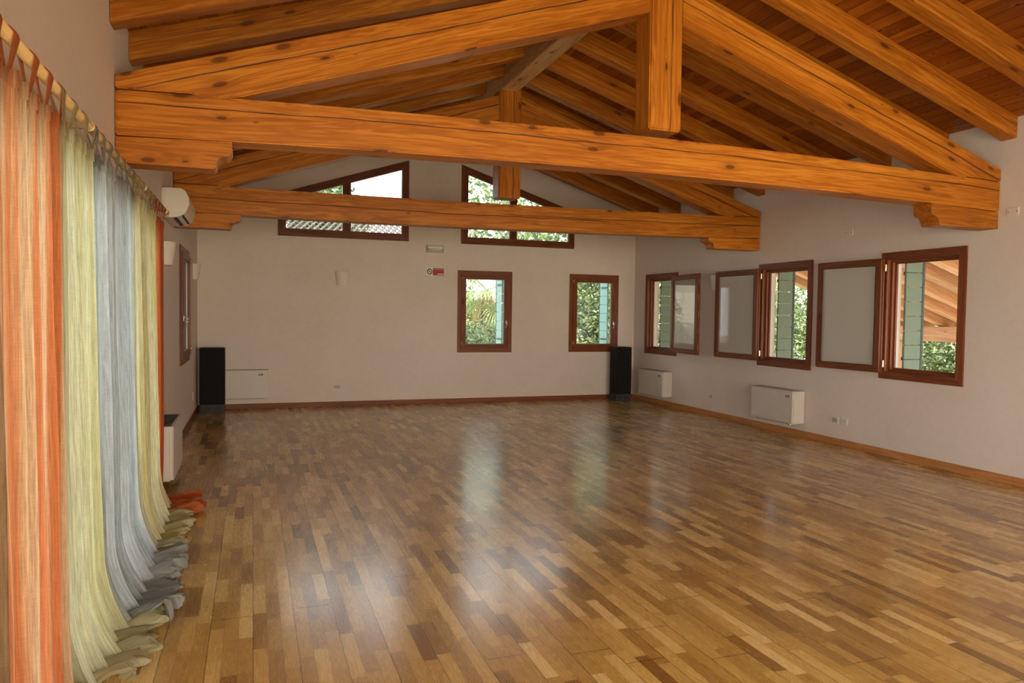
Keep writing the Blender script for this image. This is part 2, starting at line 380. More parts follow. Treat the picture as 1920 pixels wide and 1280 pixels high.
def ring(bm, poly, w, d0, d1, mp, bev=.004):
    """mitred frame along the outline, each stile with its own grain"""
    inn = inset(poly, w); n = len(poly); lay = bm.loops.layers.uv.verify()
    for i in range(n):
        j = (i+1) % n; q = [poly[i], poly[j], inn[j], inn[i]]
        A = [bm.verts.new(mp(a, d0, z)) for a, z in q]; B = [bm.verts.new(mp(a, d1, z)) for a, z in q]
        fs = [bm.faces.new(A), bm.faces.new(B[::-1]), bm.faces.new((A[0], A[1], B[1], B[0])), bm.faces.new((A[2], A[3], B[3], B[2])),
              bm.faces.new((A[1], A[2], B[2], B[1])), bm.faces.new((A[3], A[0], B[0], B[3]))]
        du = (A[1].co-A[0].co).normalized()
        for f in fs:
            f.normal_update(); nn = f.normal; uu = du-nn*du.dot(nn)
            if uu.length < .2: uu = nn.orthogonal()
            uu.normalize(); vv = nn.cross(uu)
            for l in f.loops: l[lay].uv = (l.vert.co.dot(uu)+i*3.7, l.vert.co.dot(vv))
    fixn(bm)
BACK = lambda a, d, z: (a, DW+d, z)
RIGHT = lambda a, d, z: (RW+d, a, z)
LEFT = lambda a, d, z: (-LW-d, a, z)
REAR = lambda a, d, z: (a, YB-d, z)

def wall(name, outer, holes, mp, thick, mat='plaster'):
    bm = bmesh.new(); loops = [outer]+holes; es = []
    for lp in loops:
        vs = [bm.verts.new(mp(a, 0, z)) for a, z in lp]
        es += [bm.edges.new((vs[i], vs[(i+1) % len(vs)])) for i in range(len(vs))]
    bmesh.ops.triangle_fill(bm, edges=es, use_beauty=True, use_dissolve=False)
    dv = Vector(mp(0, thick, 0))-Vector(mp(0, 0, 0))
    r = bmesh.ops.extrude_face_region(bm, geom=list(bm.faces))
    bmesh.ops.translate(bm, verts=[v for v in r['geom'] if isinstance(v, bmesh.types.BMVert)], vec=dv)
    fixn(bm); o = finish(name, bm, M[mat]); tag(o, kind='structure'); return o

# ------------------------------------------------------------ measured openings
WZ0, WZ1 = .906, 2.375
BW = [(3.443, 4.470), (5.618, 6.645)]                       # back wall windows (x)
RWN = [(5.67, 6.76), (7.90, 8.99), (11.20, 12.29)]          # right wall windows (y)
LWN = (9.71, 11.0)
zu = lambda x: 3.535+.326*(x-.383)
UL = [(.383, 2.845), (2.552, 2.845), (2.552, 4.240), (.383, 3.535)]
UR = [(3.496, 2.845), (5.696, 2.845), (5.696, 3.535), (3.496, 4.245)]
rect = lambda a0, a1, z0, z1: [(a0, z0), (a1, z0), (a1, z1), (a0, z1)]
hole = lambda p: inset(p, .04)
DOOR = (.95, 6.72, 2.30); FILL_OPENING = (-1.5, .8, 2.30)  # the second opening is invented, out of view, for a fill lamp

wall('wall_back', [(-LW, 0), (RW, 0), (RW, ZP), (XM, ZR), (-LW, ZP)],
     [hole(rect(a, b, WZ0, WZ1)) for a, b in BW]+[hole(UL), hole(UR)], BACK, .25)
wall('wall_right', rect(YB-.25, DW+.25, 0, ZP), [hole(rect(a, b, WZ0, WZ1)) for a, b in RWN], RIGHT, .25)
wall('wall_left', rect(YB-.25, DW+.25, 0, ZP), [hole(rect(*LWN, .92, 2.39)), rect(DOOR[0], DOOR[1], .02, DOOR[2]), rect(FILL_OPENING[0], FILL_OPENING[1], .02, FILL_OPENING[2])], LEFT, .25)
rear_fill_holes = [(-.45, 1.45), (2.13, 4.03), (4.75, 6.65)]  # openings behind the camera, invented to hold the fill lamps
wall('wall_rear', [(-LW, 0), (RW, 0), (RW, ZP), (XM, ZR), (-LW, ZP)], [rect(a, b, .12, 2.65) for a, b in rear_fill_holes], REAR, .25)
bm = bmesh.new(); box(bm, -LW-.25, RW+.25, YB-.25, DW+.25, -.2, 0); uv_box(bm, (0, 1, 0)); tag(finish('floor', bm, M['floor']), kind='structure')

def slope_slab(side, a_out, y0, y1, mat, name, x_in=XM, th=.06):
    """boarded roof slab from the ridge out to distance a_out beyond the side wall"""
    bm = bmesh.new(); lay = bm.loops.layers.uv.new('UVMap')
    f = (lambda x: ZP+SL*(RW-x)) if side > 0 else (lambda x: ZP+SL*(x+LW))
    x0, x1 = (x_in, a_out)
    P = [(x0, f(x0)), (x1, f(x1)), (x1, f(x1)+th), (x0, f(x0)+th)]
    A = [bm.verts.new((x, y0, z)) for x, z in P]; B = [bm.verts.new((x, y1, z)) for x, z in P]
    bm.faces.new(A); bm.faces.new(B[::-1])
    for i in range(4): bm.faces.new((A[i], B[i], B[(i+1) % 4], A[(i+1) % 4]))
    for fc in bm.faces:
        for l in fc.loops: l[lay].uv = (l.vert.co.y, (l.vert.co.x-XM)*1.0506)
    fixn(bm); return bm
bmL = slope_slab(-1, -LW-.25, YB-.25, DW+.25, None, ''); bmR = slope_slab(1, RW+.25, YB-.25, DW+.25, None, '')
me_t = bpy.data.meshes.new('t'); bmL.to_mesh(me_t); bmR.from_mesh(me_t); bmL.free(); bpy.data.meshes.remove(me_t)
tag(finish('ceiling', bmR, M['planks']), kind='structure')

def baseboard(name, mp, a0, a1, mat, joints):
    bm = bmesh.new(); cuts = [a0]+[j for j in joints if a0 < j < a1]+[a1]
    for p, q in zip(cuts, cuts[1:]): box(bm, p, q-.002, -.014, 0, 0.0, .083, mp, .002)
    fixn(bm); bm.normal_update(); o = finish(name, bm, mat); tag(o, kind='structure')
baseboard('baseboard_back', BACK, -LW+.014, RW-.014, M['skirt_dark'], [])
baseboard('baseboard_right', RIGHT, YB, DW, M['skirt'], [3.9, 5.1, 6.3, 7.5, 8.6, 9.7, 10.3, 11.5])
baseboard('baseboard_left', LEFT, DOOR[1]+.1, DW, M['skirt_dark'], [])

# ------------------------------------------------------------ windows
def handle(bm, mp, a, z, d, s=1):
    box(bm, a-.013, a+.013, d-.01, d, z-.035, z+.035, mp, .003)
    cyl(bm, mp(a, d-.01, z+.012), mp(a, d-.045, z+.012), .008, n=10)
    tube(bm, [mp(a, d-.045, z+.02), mp(a+.002*s, d-.05, z-.03), mp(a-.012*s, d-.045, z-.075), mp(a-.02*s, d-.04, z-.10)], .0095, 8)
def boards(bm, mp, a0, a1, z0, z1, d0, d1, n, along='z'):
    h = (z1-z0)/n
    for i in range(n): box(bm, a0, a1, d0, d1, z0+i*h+.0025, z0+(i+1)*h-.0025, mp, .003)
def shutter(name, mp3, w, z0, z1, label, mat, edge, n=7, a_in=0.):
    """board shutter swung outwards: mp3(t, s, z): t along its width from the hinge, s its thickness"""
    b = thing(name, mp3(0, 0, z0), label, 'shutter', 'open shutters outside the windows')
    bm = bmesh.new(); h = (z1-z0)/n
    for i in range(n): box(bm, 0, w, 0, .03, z0+i*h+.003, z0+(i+1)*h-.003, mp3, .003)
    fixn(bm); finish('board_panel', bm, mat, b)
    bm = bmesh.new(); box(bm, w, w+.035, -.004, .034, z0, z1, mp3, .003); fixn(bm); finish('edge_batten', bm, edge, b)
    for zz in (z0+.18, z1-.18):
        bm = bmesh.new(); box(bm, -.01, w*.8, .03, .036, zz-.02, zz+.02, mp3); fixn(bm); finish('strap_hinge', bm, M['shutter_edge'], b)

def closed_window(idx, mp, poly, hinge_left=True, mull=None, w1=.085, w2=.078, handle_z=None):
    a0 = poly[0][0]; z0 = poly[0][1]
    t = thing('window_%d' % idx, mp(a0, 0, z0), kind='structure')
    bm = bmesh.new(); ring(bm, poly, w1, -.018, .06, mp); finish('frame', bm, M['frame'], t)
    ip = inset(poly, w1-.012); bm = bmesh.new(); ring(bm, ip, w2, -.034, .045, mp)
    gi = inset(ip, w2)
    if mull:
        zt = lambda a: gi[3][1]+(gi[2][1]-gi[3][1])*(a-gi[3][0])/(gi[2][0]-gi[3][0])
        p = [(mull-.07, gi[0][1]), (mull+.07, gi[0][1]), (mull+.07, zt(mull+.07)), (mull-.07, zt(mull-.07))]
        b2 = prism(p, -.03, .04, lambda a, d, z: mp(a, d, z), .004, (0, 0, 1)); finish('mullion', b2, M['frame'], t)
    s = finish('sash', bm, M['frame'], t)
    gp = inset(ip, w2-.008); b3 = prism(gp, .008, .014, mp); finish('glass', b3, M['glass'], s)
    # bead round the glass, pale sealing strip
    bm = bmesh.new(); ring(bm, gi, .008, .0, .02, mp); finish('glazing_bead', bm, M['grey_plastic'], s)
    if handle_z:
        ah, ag = (poly[1][0], poly[0][0]) if hinge_left else (poly[0][0], poly[1][0]); sg = 1 if hinge_left else -1
        bm = bmesh.new(); handle(bm, mp, ah-sg*(w1+w2*.35), handle_z, -.034, sg); fixn(bm); hn = finish('handle', bm, M['alu'], s, smooth=True)
        for zz in (z0+.16, poly[2][1]-.13):
            bm = bmesh.new(); cyl(bm, mp(ag+sg*(w1-.012), -.037, zz-.035), mp(ag+sg*(w1-.012), -.037, zz+.035), .009, n=10); finish('hinge', bm, M['brass'], s, smooth=True)
    return t
k = 1
for (a, b) in BW:
    closed_window(k, BACK, rect(a, b, WZ0, WZ1), True, handle_z=1.455); k += 1
closed_window(k, BACK, UL, mull=1.49, w1=.07, w2=.062); k += 1
closed_window(k, BACK, UR, mull=4.475, w1=.07, w2=.062); k += 1
closed_window(k, LEFT, rect(*LWN, .92, 2.39), False, handle_z=1.5); k += 1

def open_window(idx, a0, a1, hinge_far, ang):
    """frame on the right wall with its casement swung into the room and laid back near the wall"""
    mp = RIGHT; poly = rect(a0, a1, WZ0, WZ1)
    t = thing('window_%d' % idx, mp(a0, 0, WZ0), kind='structure')
    bm = bmesh.new(); ring(bm, poly, .085, -.022, .0, mp); ring(bm, inset(poly, .03), .05, 0., .035, mp); ring(bm, inset(poly, .055), .055, .035, .075, mp)
    ring(bm, inset(poly, .10), .03, .075, .10, mp)
    f = finish('frame', bm, M['frame'], t)
    sw, z0, z1 = a1-a0-.13, WZ0+.075, WZ1-.075
    ha = (a1-.06) if hinge_far else (a0+.06); sg = 1 if hinge_far else -1
    ca, sa = math.cos(ang), math.sin(ang)
    # swung open: width t runs away from the frame along the wall, s is its thickness towards the room
    def sm(tt, s, z):
        return (RW-.045-tt*sa-s*ca, ha+sg*(tt*ca-s*sa), z)
    mp2 = lambda a, d, z: sm(a, d, z)
    bm = bmesh.new(); ring(bm, rect(0, sw, z0, z1), .075, .0, .05, mp2); ring(bm, rect(-.008, sw+.008, z0-.008, z1+.008), .02, .0, .02, mp2)
    s = finish('sash', bm, M['frame'], t)
    g = prism(rect(.07, sw-.07, z0+.07, z1-.07), .024, .030, mp2); finish('glass', g, M['sash_glass'], s)
    bm = bmesh.new(); ring(bm, rect(.072, sw-.072, z0+.072, z1-.072), .006, .048, .052, mp2); finish('glazing_bead', bm, M['dark'], s)
    bm = bmesh.new(); zz = 1.5
    box(bm, sw-.05, sw-.024, -.008, 0, zz-.035, zz+.035, mp2, .003)
    tube(bm, [mp2(sw-.037, -.004, zz), mp2(sw-.037, -.04, zz), mp2(sw-.09, -.042, zz-.004), mp2(sw-.155, -.038, zz-.012)], .009, 8); fixn(bm)
    finish('handle', bm, M['dark'] if hinge_far else M['alu'], s, smooth=True)
    for zz in (z0+.10, z1-.10):
        bm = bmesh.new(); cyl(bm, mp2(-.02, .0, zz-.04), mp2(-.02, .0, zz+.04), .010, n=10); box(bm, -.03, .03, -.006, 0, zz-.03, zz+.03, mp2); fixn(bm); finish('hinge', bm, M['brass'], s, smooth=False)
    bm = bmesh.new()
    for q in range(5):
        zq = z0+.12+q*(z1-z0-.24)/4; box(bm, sw, sw+.004, .012, .022, zq-.05, zq+.05, mp2)
    fixn(bm); finish('lock_strip', bm, M['brass'], s)
    return t
open_window(k, *RWN[0], True, .055); k += 1
open_window(k, *RWN[1], True, .052); k += 1
open_window(k, *RWN[2], False, .10); k += 1
# cream reveals of the deep openings and the shutters folded out beside them
names_r = ['dull green board shutter outside the nearest open window on the right wall', 'dull green board shutter outside the middle open window on the right wall', 'dull green board shutter outside the farthest open window on the right wall']
for (a, b), lb in zip(RWN, names_r):
    shutter('window_shutter', (lambda b: lambda t, s, z: (RW+.262+t, b-.075+s*1.0-.02+t*.0, z))(b), .25, WZ0+.05, WZ1-.05, lb, M['shutter'], M['shutter_edge'], 8)
names_b = ['blue-green board shutter seen through the left of the two gable windows, next to the palm', 'blue-green board shutter seen through the right gable window nearest the corner']
for (a, b), lb in zip(BW, names_b):
    shutter('window_shutter', (lambda b: lambda t, s, z: (b-.075-s-.02*t, DW+.262+t, z))(b), .30, WZ0+.05, WZ1-.05, lb, M['shutter_blue'], M['shutter_edge'], 8)
shutter('window_shutter', lambda t, s, z: (-LW-.262-t, LWN[1]-.07+s-.02, z), .45, .97, 2.34, 'reddish board shutter outside the narrow window on the left wall', M['frame'], M['shutter_edge'], 8)

# glazed doors behind the curtains; near-left and rear glazing added for fill light
def glazing(name_i, mp, a0, a1, z0, z1, posts, mat):
    t = thing('door_%d' % name_i, mp(a0, 0, z0), kind='structure')
    bm = bmesh.new(); ring(bm, rect(a0, a1, z0, z1), .08, .04, .12, mp)
    f = finish('frame', bm, M[mat], t)
    for p in posts:
        bm = bmesh.new(); box(bm, p-.07, p+.07, .05, .11, z0+.08, z1-.08, mp, .004); fixn(bm); finish('stile', bm, M[mat], t)
    bm = bmesh.new(); box(bm, a0+.08, a1-.08, .075, .081, z0+.08, z1-.08, mp); fixn(bm); finish('glass', bm, M['glass'], t)
glazing(1, LEFT, DOOR[0], DOOR[1], .02, DOOR[2], [2.2, 3.35, 4.5, 5.6], 'frame')
glazing(5, LEFT, FILL_OPENING[0], FILL_OPENING[1], .02, FILL_OPENING[2], [-.35], 'frame')  # added near-left opening, there for its fill lamp
for i, (a, b) in enumerate(rear_fill_holes): glazing(2+i, REAR, a, b, .12, 2.65, [(a+b)/2], 'frame')  # invented rear openings, there for the fill lamps

# ------------------------------------------------------------ roof trusses
TC = (RW-LW)/2
def tie_profile(zb, zt, cam_b, cam_t, tilt, n=16):
    xs = [-LW+.004+(RW+LW-.008)*i/n for i in range(n+1)]
    bot = [(x, zb+cam_b*(x-TC)**2+tilt*(x-TC)) for x in xs]; top = [(x, zt+cam_t*(x-TC)**2+tilt*(x-TC)) for x in xs]
    return bot, top
def beam_strip(bot, top, y0, y1, bev):
    """a slightly cambered timber built segment by segment"""
    bm = bmesh.new(); V = [[bm.verts.new((p[0], yy, p[1])) for p, yy in ((b, y0), (t, y0), (t, y1), (b, y1))] for b, t in zip(bot, top)]
    for a, b in zip(V, V[1:]):
        for i in range(4): bm.faces.new((a[i], b[i], b[(i+1) % 4], a[(i+1) % 4]))
    bm.faces.new(V[0]); bm.faces.new(V[-1][::-1]); fixn(bm)
    bmesh.ops.bevel(bm, geom=[e for e in bm.edges if e.calc_face_angle(0) > .5], offset=bev, segments=2, affect='EDGES')
    bm.normal_update(); uv_box(bm, (1, 0, 0)); return bm
def truss(y, dep, zb, zt, cb, ct, tl, label, mt, heelz, post_x, post_b, post_w, ridge_b):
    T = thing('roof_truss', (TC, y+dep/2, zb), label, 'roof truss')
    bot, top = tie_profile(zb, zt, cb, ct, tl)
    finish('tie_beam', side_uv(beam_strip(bot, top, y, y+dep, .010), lambda c: c.z-(zb+cb*(c.x-TC)**2+tl*(c.x-TC)), y), M[mt], T)
    ztop = lambda x: zt+ct*(x-TC)**2+tl*(x-TC)
    # principal rafters with stepped heel joint
    apex_l, apex_r = post_x-post_w/2+.004, post_x+post_w/2-.004
    g = .007
    for s in (-1, 1):
        xw = -LW+.005 if s < 0 else RW-.005; dirx = -s     # towards the middle
        xa = apex_l if s < 0 else apex_r; sl = .328
        run = abs(xa-xw); ztp = lambda q: heelz+sl*q        # top line, q = distance from the wall
        th = .312
        qn = .46; qb = .60
        # where underside meets the tie top
        qm = qn+.09
        pts = [(0, ztp(0)), (0, ztop(xw)+g), (qn, ztop(xw+dirx*qn)+g), (qn+.035, ztop(xw+dirx*qn)-.032),
               (qn+.30, max(ztp(qn+.30)-th, ztop(xw+dirx*(qn+.3))+g)), (run, ztp(run)-th), (run, ztp(run))]
        P = [(xw+dirx*q, z) for q, z in pts]
        bp_ = prism(P, y-.005, y+dep-.002, bev=.008, du=(dirx, 0, sl)); side_uv(bp_, lambda c: c.z-(ztp(abs(c.x-xw))-th), y); finish('principal_rafter', bp_, M['principal'], T)
        # carved corbel under the tie end
        zc = (zb+cb*(xw-TC)**2+tl*(xw-TC))-.008; cl = .70 if s < 0 else .88
        prof = [(0, zc), (cl, zb+cb*(xw+dirx*cl-TC)**2+tl*(xw+dirx*cl-TC)-.002)]
        for i in range(1, 9):
            a = i/8*math.pi/2; prof.append((cl+.004*math.sin(a*2)-.045*(1-math.cos(a)), zc-.045*0-.02-.06*math.sin(a)))
        for i in range(1, 7):
            a = i/6*math.pi/2; prof.append((cl-.045-.055*math.sin(a), zc-.08-.07*(1-math.cos(a))))
        prof += [(cl-.115, zc-.165), (0, zc-.165)]
        P = [(xw+dirx*q, z) for q, z in prof]
        finish('corbel', prism(P, y+.012, y+dep-.012, bev=.0, du=(1, 0, 0)), M['beam'], T)
    bmk = prism([(post_x-post_w/2, post_b), (post_x+post_w/2, post_b), (post_x+post_w/2, ridge_b), (post_x-post_w/2, ridge_b)], y-.016, y+dep+.0, bev=.012, du=(0, 0, 1))
    lay = bmk.loops.layers.uv.active
    for f in bmk.faces:
        if abs(f.normal.y) > .7:
            for l in f.loops: l[lay].uv = (l.vert.co.z, l.vert.co.x-(post_x-post_w/2))
        elif abs(f.normal.x) > .7:
            for l in f.loops: l[lay].uv = (l.vert.co.z, .35+(l.vert.co.y-y))
    finish('king_post', bmk, M['post'], T)
    return T
truss(5.34, .23, 2.768, 3.060, -.0043, -.0046, -.004, 'near timber roof truss with a long split tie beam crossing overhead', 'tie_front', 3.10, 3.175, 3.118, .30, 4.46)
truss(9.00, .23, 2.693, 3.012, .0022, .0014, .007, 'far timber roof truss with a deeply cracked tie beam before the gable windows', 'tie_back', 3.14, 3.10, 3.09, .30, 4.46)

for (y0, y1, lb) in ((-1.9, 5.33, 'ridge beam running over the camera to the near truss'), (5.33, 8.98, 'pale ridge beam between the near and the far truss'), (8.985, DW-.002, 'short ridge beam from the far truss to the gable wall')):
    bmr = prism([(2.985, 4.462), (3.215, 4.462), (3.215, 4.74), (2.985, 4.74)], y0, y1, bev=.008, du=(0, 1, 0))
    tag(finish('ridge_beam', bmr, M['ridge'] if y0 > 5 else M['beam'], org=(3.1, y0, 4.462)), lb, 'ridge beam')

# rafters: one prototype per slope, copied
RX = 3.10
def rafter_proto(side, mat=M['rafter'], xo=None, lab=None):
    xw = (-LW+.004) if side < 0 else (RW-.004)
    if xo is None: xi, xe = (RX-.118, xw) if side < 0 else (RX+.118, xw)
    else: xi, xe = xo
    f = (lambda x: ZP+SL*(x+LW)) if side < 0 else (lambda x: ZP+SL*(RW-x))
    P = [(xe, f(xe)-.205), (xi, f(xi)-.205), (xi, f(xi)-.002), (xe, f(xe)-.002)]
    bm = prism(P, 0, .17, bev=0, du=(1, 0, -SL*side))
    es = [e for e in bm.edges if all(abs(v.co.z-(f(v.co.x)-.205)) < .004 for v in e.verts) and abs(e.verts[0].co.x-e.verts[1].co.x) > .5]
    lay = bm.loops.layers.uv.active
    bmesh.ops.bevel(bm, geom=es, offset=.022, segments=3, affect='EDGES', profile=.6)
    # keep v measured from the underside
    dv = Vector((-SL*side*-1, 0, 1))
    for fc in bm.faces:
        for l in fc.loops:
            c = l.vert.co; h = c.z-(f(c.x)-.205)
            l[lay].uv = (c.x*1.05, h if abs(fc.normal.y) > .6 else .4+c.y)
    return bm, (xe, 0, f(xe)-.205)
ORD = ['first', 'second', 'third', 'fourth', 'fifth', 'sixth', 'seventh', 'eighth', 'ninth', 'tenth', 'eleventh', 'twelfth', 'thirteenth']
for side in (-1, 1):
    proto = None; K = list(range(10, -4, -1)); K = [q for q in K if 5.19+.747*q+.17 < DW]
    if side < 0: K = [q for q in K if q >= -2]
    for n, q in enumerate(K):
        y = 5.19+.747*q
        lb = '%s sloping rafter from the gable wall, on the %s roof slope' % (ORD[n], 'left' if side < 0 else 'right')
        if proto is None:
            bm, org = rafter_proto(side); proto = finish('rafter', bm, M['rafter'], org=org); base = Vector(org); o = proto
        else:
            o = proto.copy(); COL.objects.link(o)
        o.location = (base.x, y, base.z); tag(o, lb, 'rafter', 'rafters of the %s roof slope' % ('left' if side < 0 else 'right'))

# ------------------------------------------------------------ wall fittings
def fan_coil(mp, a0, a1, z0, z1, dep, label, logo_a=None, grille=False, valve=False):
    """panel-shaped fan coil, d negative is into the room"""
    t = thing('fan_coil_unit', mp((a0+a1)/2, -dep/2, z0), label, 'heater')
    bm = bmesh.new(); box(bm, a0, a1, -dep, -.004, z0, z1-.012, mp)
    bmesh.ops.bevel(bm, geom=[e for e in bm.edges if abs((e.verts[0].co-e.verts[1].co).z) > .1], offset=.035 if grille else .012, segments=5, affect='EDGES'); fixn(bm)
    bm.normal_update(); uv_box(bm); finish('casing', bm, M['casing'], t, smooth=False)
    bm = bmesh.new(); box(bm, a0+.012, a1-.012, -dep-.004, -dep, z0+.02, z1-.03, mp, .002); fixn(bm); finish('front_panel', bm, M['casing'], t)
    bm = bmesh.new(); box(bm, a0, a1, -dep, -.004, z1-.012, z1-.004, mp, .002); fixn(bm); finish('top_plate', bm, M['casing'] if grille else M['casing_side'], t)
    if grille:
        bm = bmesh.new(); n = 9 if grille else 7
        for i in range(n):
            d = -dep+.03+(dep-.05)*i/(n-1); box(bm, a0+.05, a1-.05, d-.0035, d+.0035, z1-.0045, z1+.004, mp)
        fixn(bm); finish('grille', bm, M['dark'], t)
    if logo_a is not None:
        lg = bmesh.new(); box(lg, logo_a-.034, logo_a+.034, -dep-.007, -dep-.004, z1-.095, z1-.067, mp, .001); fixn(lg); o = finish('badge', lg, M['dark'], t)
        lg = bmesh.new(); box(lg, logo_a-.02, logo_a+.006, -dep-.009, -dep-.007, z1-.085, z1-.077, mp); box(lg, logo_a+.012, logo_a+.02, -dep-.009, -dep-.007, z1-.085, z1-.077, mp); fixn(lg); finish('badge_mark', lg, M['white'], o)
    bm = bmesh.new(); box(bm, a0+.05, a1-.06, -dep+.03, -.02, z0-.018, z0, mp, .003); fixn(bm); finish('drip_tray', bm, M['grey_plastic'], t)
    if valve:
        for aa in (a0+.10, a1-.02):
            bm = bmesh.new(); cyl(bm, mp(aa-.02, -dep+.03, z0-.03), mp(aa-.02, -dep+.03, z0+.0), .014, n=12); cyl(bm, mp(aa-.04, -dep+.03, z0-.022), mp(aa+.01, -dep+.03, z0-.022), .009, n=10); fixn(bm); finish('valve', bm, M['alu'], t, smooth=True)
    return t
fan_coil(RIGHT, 7.99, 8.87, .185, .628, .20, 'white fan coil heater on the right wall under the middle open window', logo_a=8.10, valve=True)
fan_coil(RIGHT, 11.31, 12.18, .175, .625, .20, 'white fan coil heater on the right wall near the far corner speaker', logo_a=11.42)
fan_coil(BACK, -.62, .235, .19, .65, .15, 'cream fan coil panel on the gable wall behind the left corner speaker', logo_a=.115)
fan_coil(LEFT, 7.08, 7.93, .09, .575, .175, 'white floor fan coil with slotted top beside the rust-orange curtain', grille=True)

t = thing('air_conditioner', (-LW, 8.35, 2.5), 'white wall-mounted air conditioner above the end of the curtain rail, beside the far truss', 'air conditioner')
prof = [(0, 2.785), (.17, 2.79), (.215, 2.765), (.235, 2.70), (.238, 2.62), (.215, 2.555), (.16, 2.515), (.08, 2.50), (0, 2.51)]
bm = prism([(y, z) for y, z in prof], 7.90, 8.78, lambda a, d, z: (-LW+.002+a, d, z), bev=.008); finish('body', bm, M['plastic'], t, smooth=False)
bm = prism([(.216, 2.755), (.242, 2.70), (.245, 2.625), (.238, 2.625), (.235, 2.70), (.21, 2.75)], 7.93, 8.75, lambda a, d, z: (-LW+.002+a, d, z)); finish('front_flap', bm, M['plastic'], t)
bm = prism([(.10, 2.507), (.19, 2.535), (.192, 2.530), (.10, 2.499)], 7.97, 8.70, lambda a, d, z: (-LW+.002+a, d, z)); finish('air_outlet', bm, M['dark'], t)

def sconce(mp, a, z, label):
    t = bmesh.new(); n = 18; rows = [(1., 1., 0.), (1., .985, .003), (.95, .90, .35), (.86, .78, .72), (.74, .66, 1.)]; V = []
    for k_, (wd, dp, q) in enumerate(rows):
        zz = z+.115-.23*q; V.append([t.verts.new(mp(a-.125*wd*math.cos(math.pi*i/n), -.002-.105*dp*math.sin(math.pi*i/n), zz)) for i in range(n+1)])
    for r0, r1 in zip(V, V[1:]):
        for i in range(n): t.faces.new((r0[i], r0[i+1], r1[i+1], r1[i]))
    t.faces.new(V[-1]); t.faces.new([r[0] for r in V]+[r[-1] for r in V][::-1])
    # hollow top
    inn = [t.verts.new(mp(a-.112*math.cos(math.pi*i/n), -.006-.09*math.sin(math.pi*i/n), z+.115)) for i in range(n+1)]
    low = [t.verts.new(mp(a-.09*math.cos(math.pi*i/n), -.008-.07*math.sin(math.pi*i/n), z-.02)) for i in range(n+1)]
    for i in range(n): t.faces.new((V[0][i], V[0][i+1], inn[i+1], inn[i])); t.faces.new((inn[i], inn[i+1], low[i+1], low[i]))
    t.faces.new(low); t.faces.new((V[0][0], inn[0], inn[-1], V[0][-1])); t.faces.new((inn[0], low[0], low[-1], inn[-1]))
    fixn(t); tag(finish('wall_sconce', t, M['sconce'], org=mp(a, 0, z-.115)), label, 'wall lamp')
sconce(BACK, 1.427, 2.165, 'white plaster bowl wall lamp alone on the gable wall')
sconce(LEFT, 11.88, 2.165, 'white plaster wall lamp on the left wall beyond the narrow window')
sconce(LEFT, 8.18, 2.165, 'white plaster wall lamp on the left wall under the air conditioner')
sconce(RIGHT, 10.05, 2.15, 'white plaster wall lamp half hidden between the open casements on the right wall')

def plate(mp, a, z, w, h, label, style, cat='socket'):
    t = thing('wall_plate' if style == 'blank' else 'wall_socket', mp(a, 0, z), label, cat)
    bm = bmesh.new(); box(bm, a-w/2, a+w/2, -.012, -.001, z-h/2, z+h/2, mp, .003); fixn(bm); finish('cover', bm, M['plastic'], t)
    if style == 'blank':
        for s in (-1, 1):
            bm = bmesh.new(); cyl(bm, mp(a+s*w*.36, -.012, z), mp(a+s*w*.36, -.014, z), .005, n=10); fixn(bm); finish('screw', bm, M['dark'], t)
    else:
        nn = 3 if w > .1 else 2
        for i in range(nn):
            bm = bmesh.new(); ww = (w-.03)/nn; c = a-w/2+.015+ww*(i+.5); box(bm, c-ww/2+.002, c+ww/2-.002, -.015, -.012, z-h/2+.014, z+h/2-.014, mp, .001)
            fixn(bm); finish('insert', bm, M['grey_plastic'] if style == 'socket' else M['casing'], t)
plate(RIGHT, 10.13, .316, .085, .085, 'square white wall socket between the two right wall heaters', 'socket')
plate(RIGHT, 7.435, .312, .12, .085, 'left of a pair of white sockets low on the right wall', 'socket')
plate(RIGHT, 7.285, .312, .12, .085, 'right of a pair of white sockets low on the right wall', 'switch')
plate(RIGHT, 7.295, 2.671, .12, .08, 'blank white cover plate high above the nearest two casements', 'blank', 'cover plate')
plate(RIGHT, 5.202, 2.665, .12, .08, 'blank white cover plate at the right edge beside the near truss end', 'blank', 'cover plate')
plate(RIGHT, 12.62, 2.685, .08, .09, 'small white plate high in the far right corner', 'blank', 'cover plate')
plate(BACK, 1.345, .33, .14, .09, 'wide white socket low on the gable wall under the bowl lamp', 'socket')
plate(LEFT, 11.71, .342, .10, .12, 'white socket low on the left wall beside the left speaker', 'socket')

t = thing('emergency_light', (3.02, DW, 2.665), 'rectangular emergency light on the gable wall between the upper windows', 'emergency light')
bm = bmesh.new(); box(bm, 2.868, 3.175, -.045, -.002, 2.67, 2.79, BACK, .008); fixn(bm); finish('housing', bm, M['casing_side'], t)
bm = bmesh.new(); box(bm, 2.885, 3.158, -.052, -.045, 2.735, 2.78, BACK, .004); fixn(bm); finish('lens', bm, M['plastic'], t)
bm = bmesh.new(); cyl(bm, BACK(2.90, -.055, 2.722), BACK(3.145, -.055, 2.722), .009, n=10); fixn(bm); finish('lamp_tube', bm, M['white'], t, smooth=True)
for xa, xb in ((2.885, 2.92), (3.125, 3.158)):
    bm = bmesh.new(); box(bm, xa, xb, -.056, -.045, 2.712, 2.73, BACK); fixn(bm); finish('lamp_holder', bm, M['dark'], t)

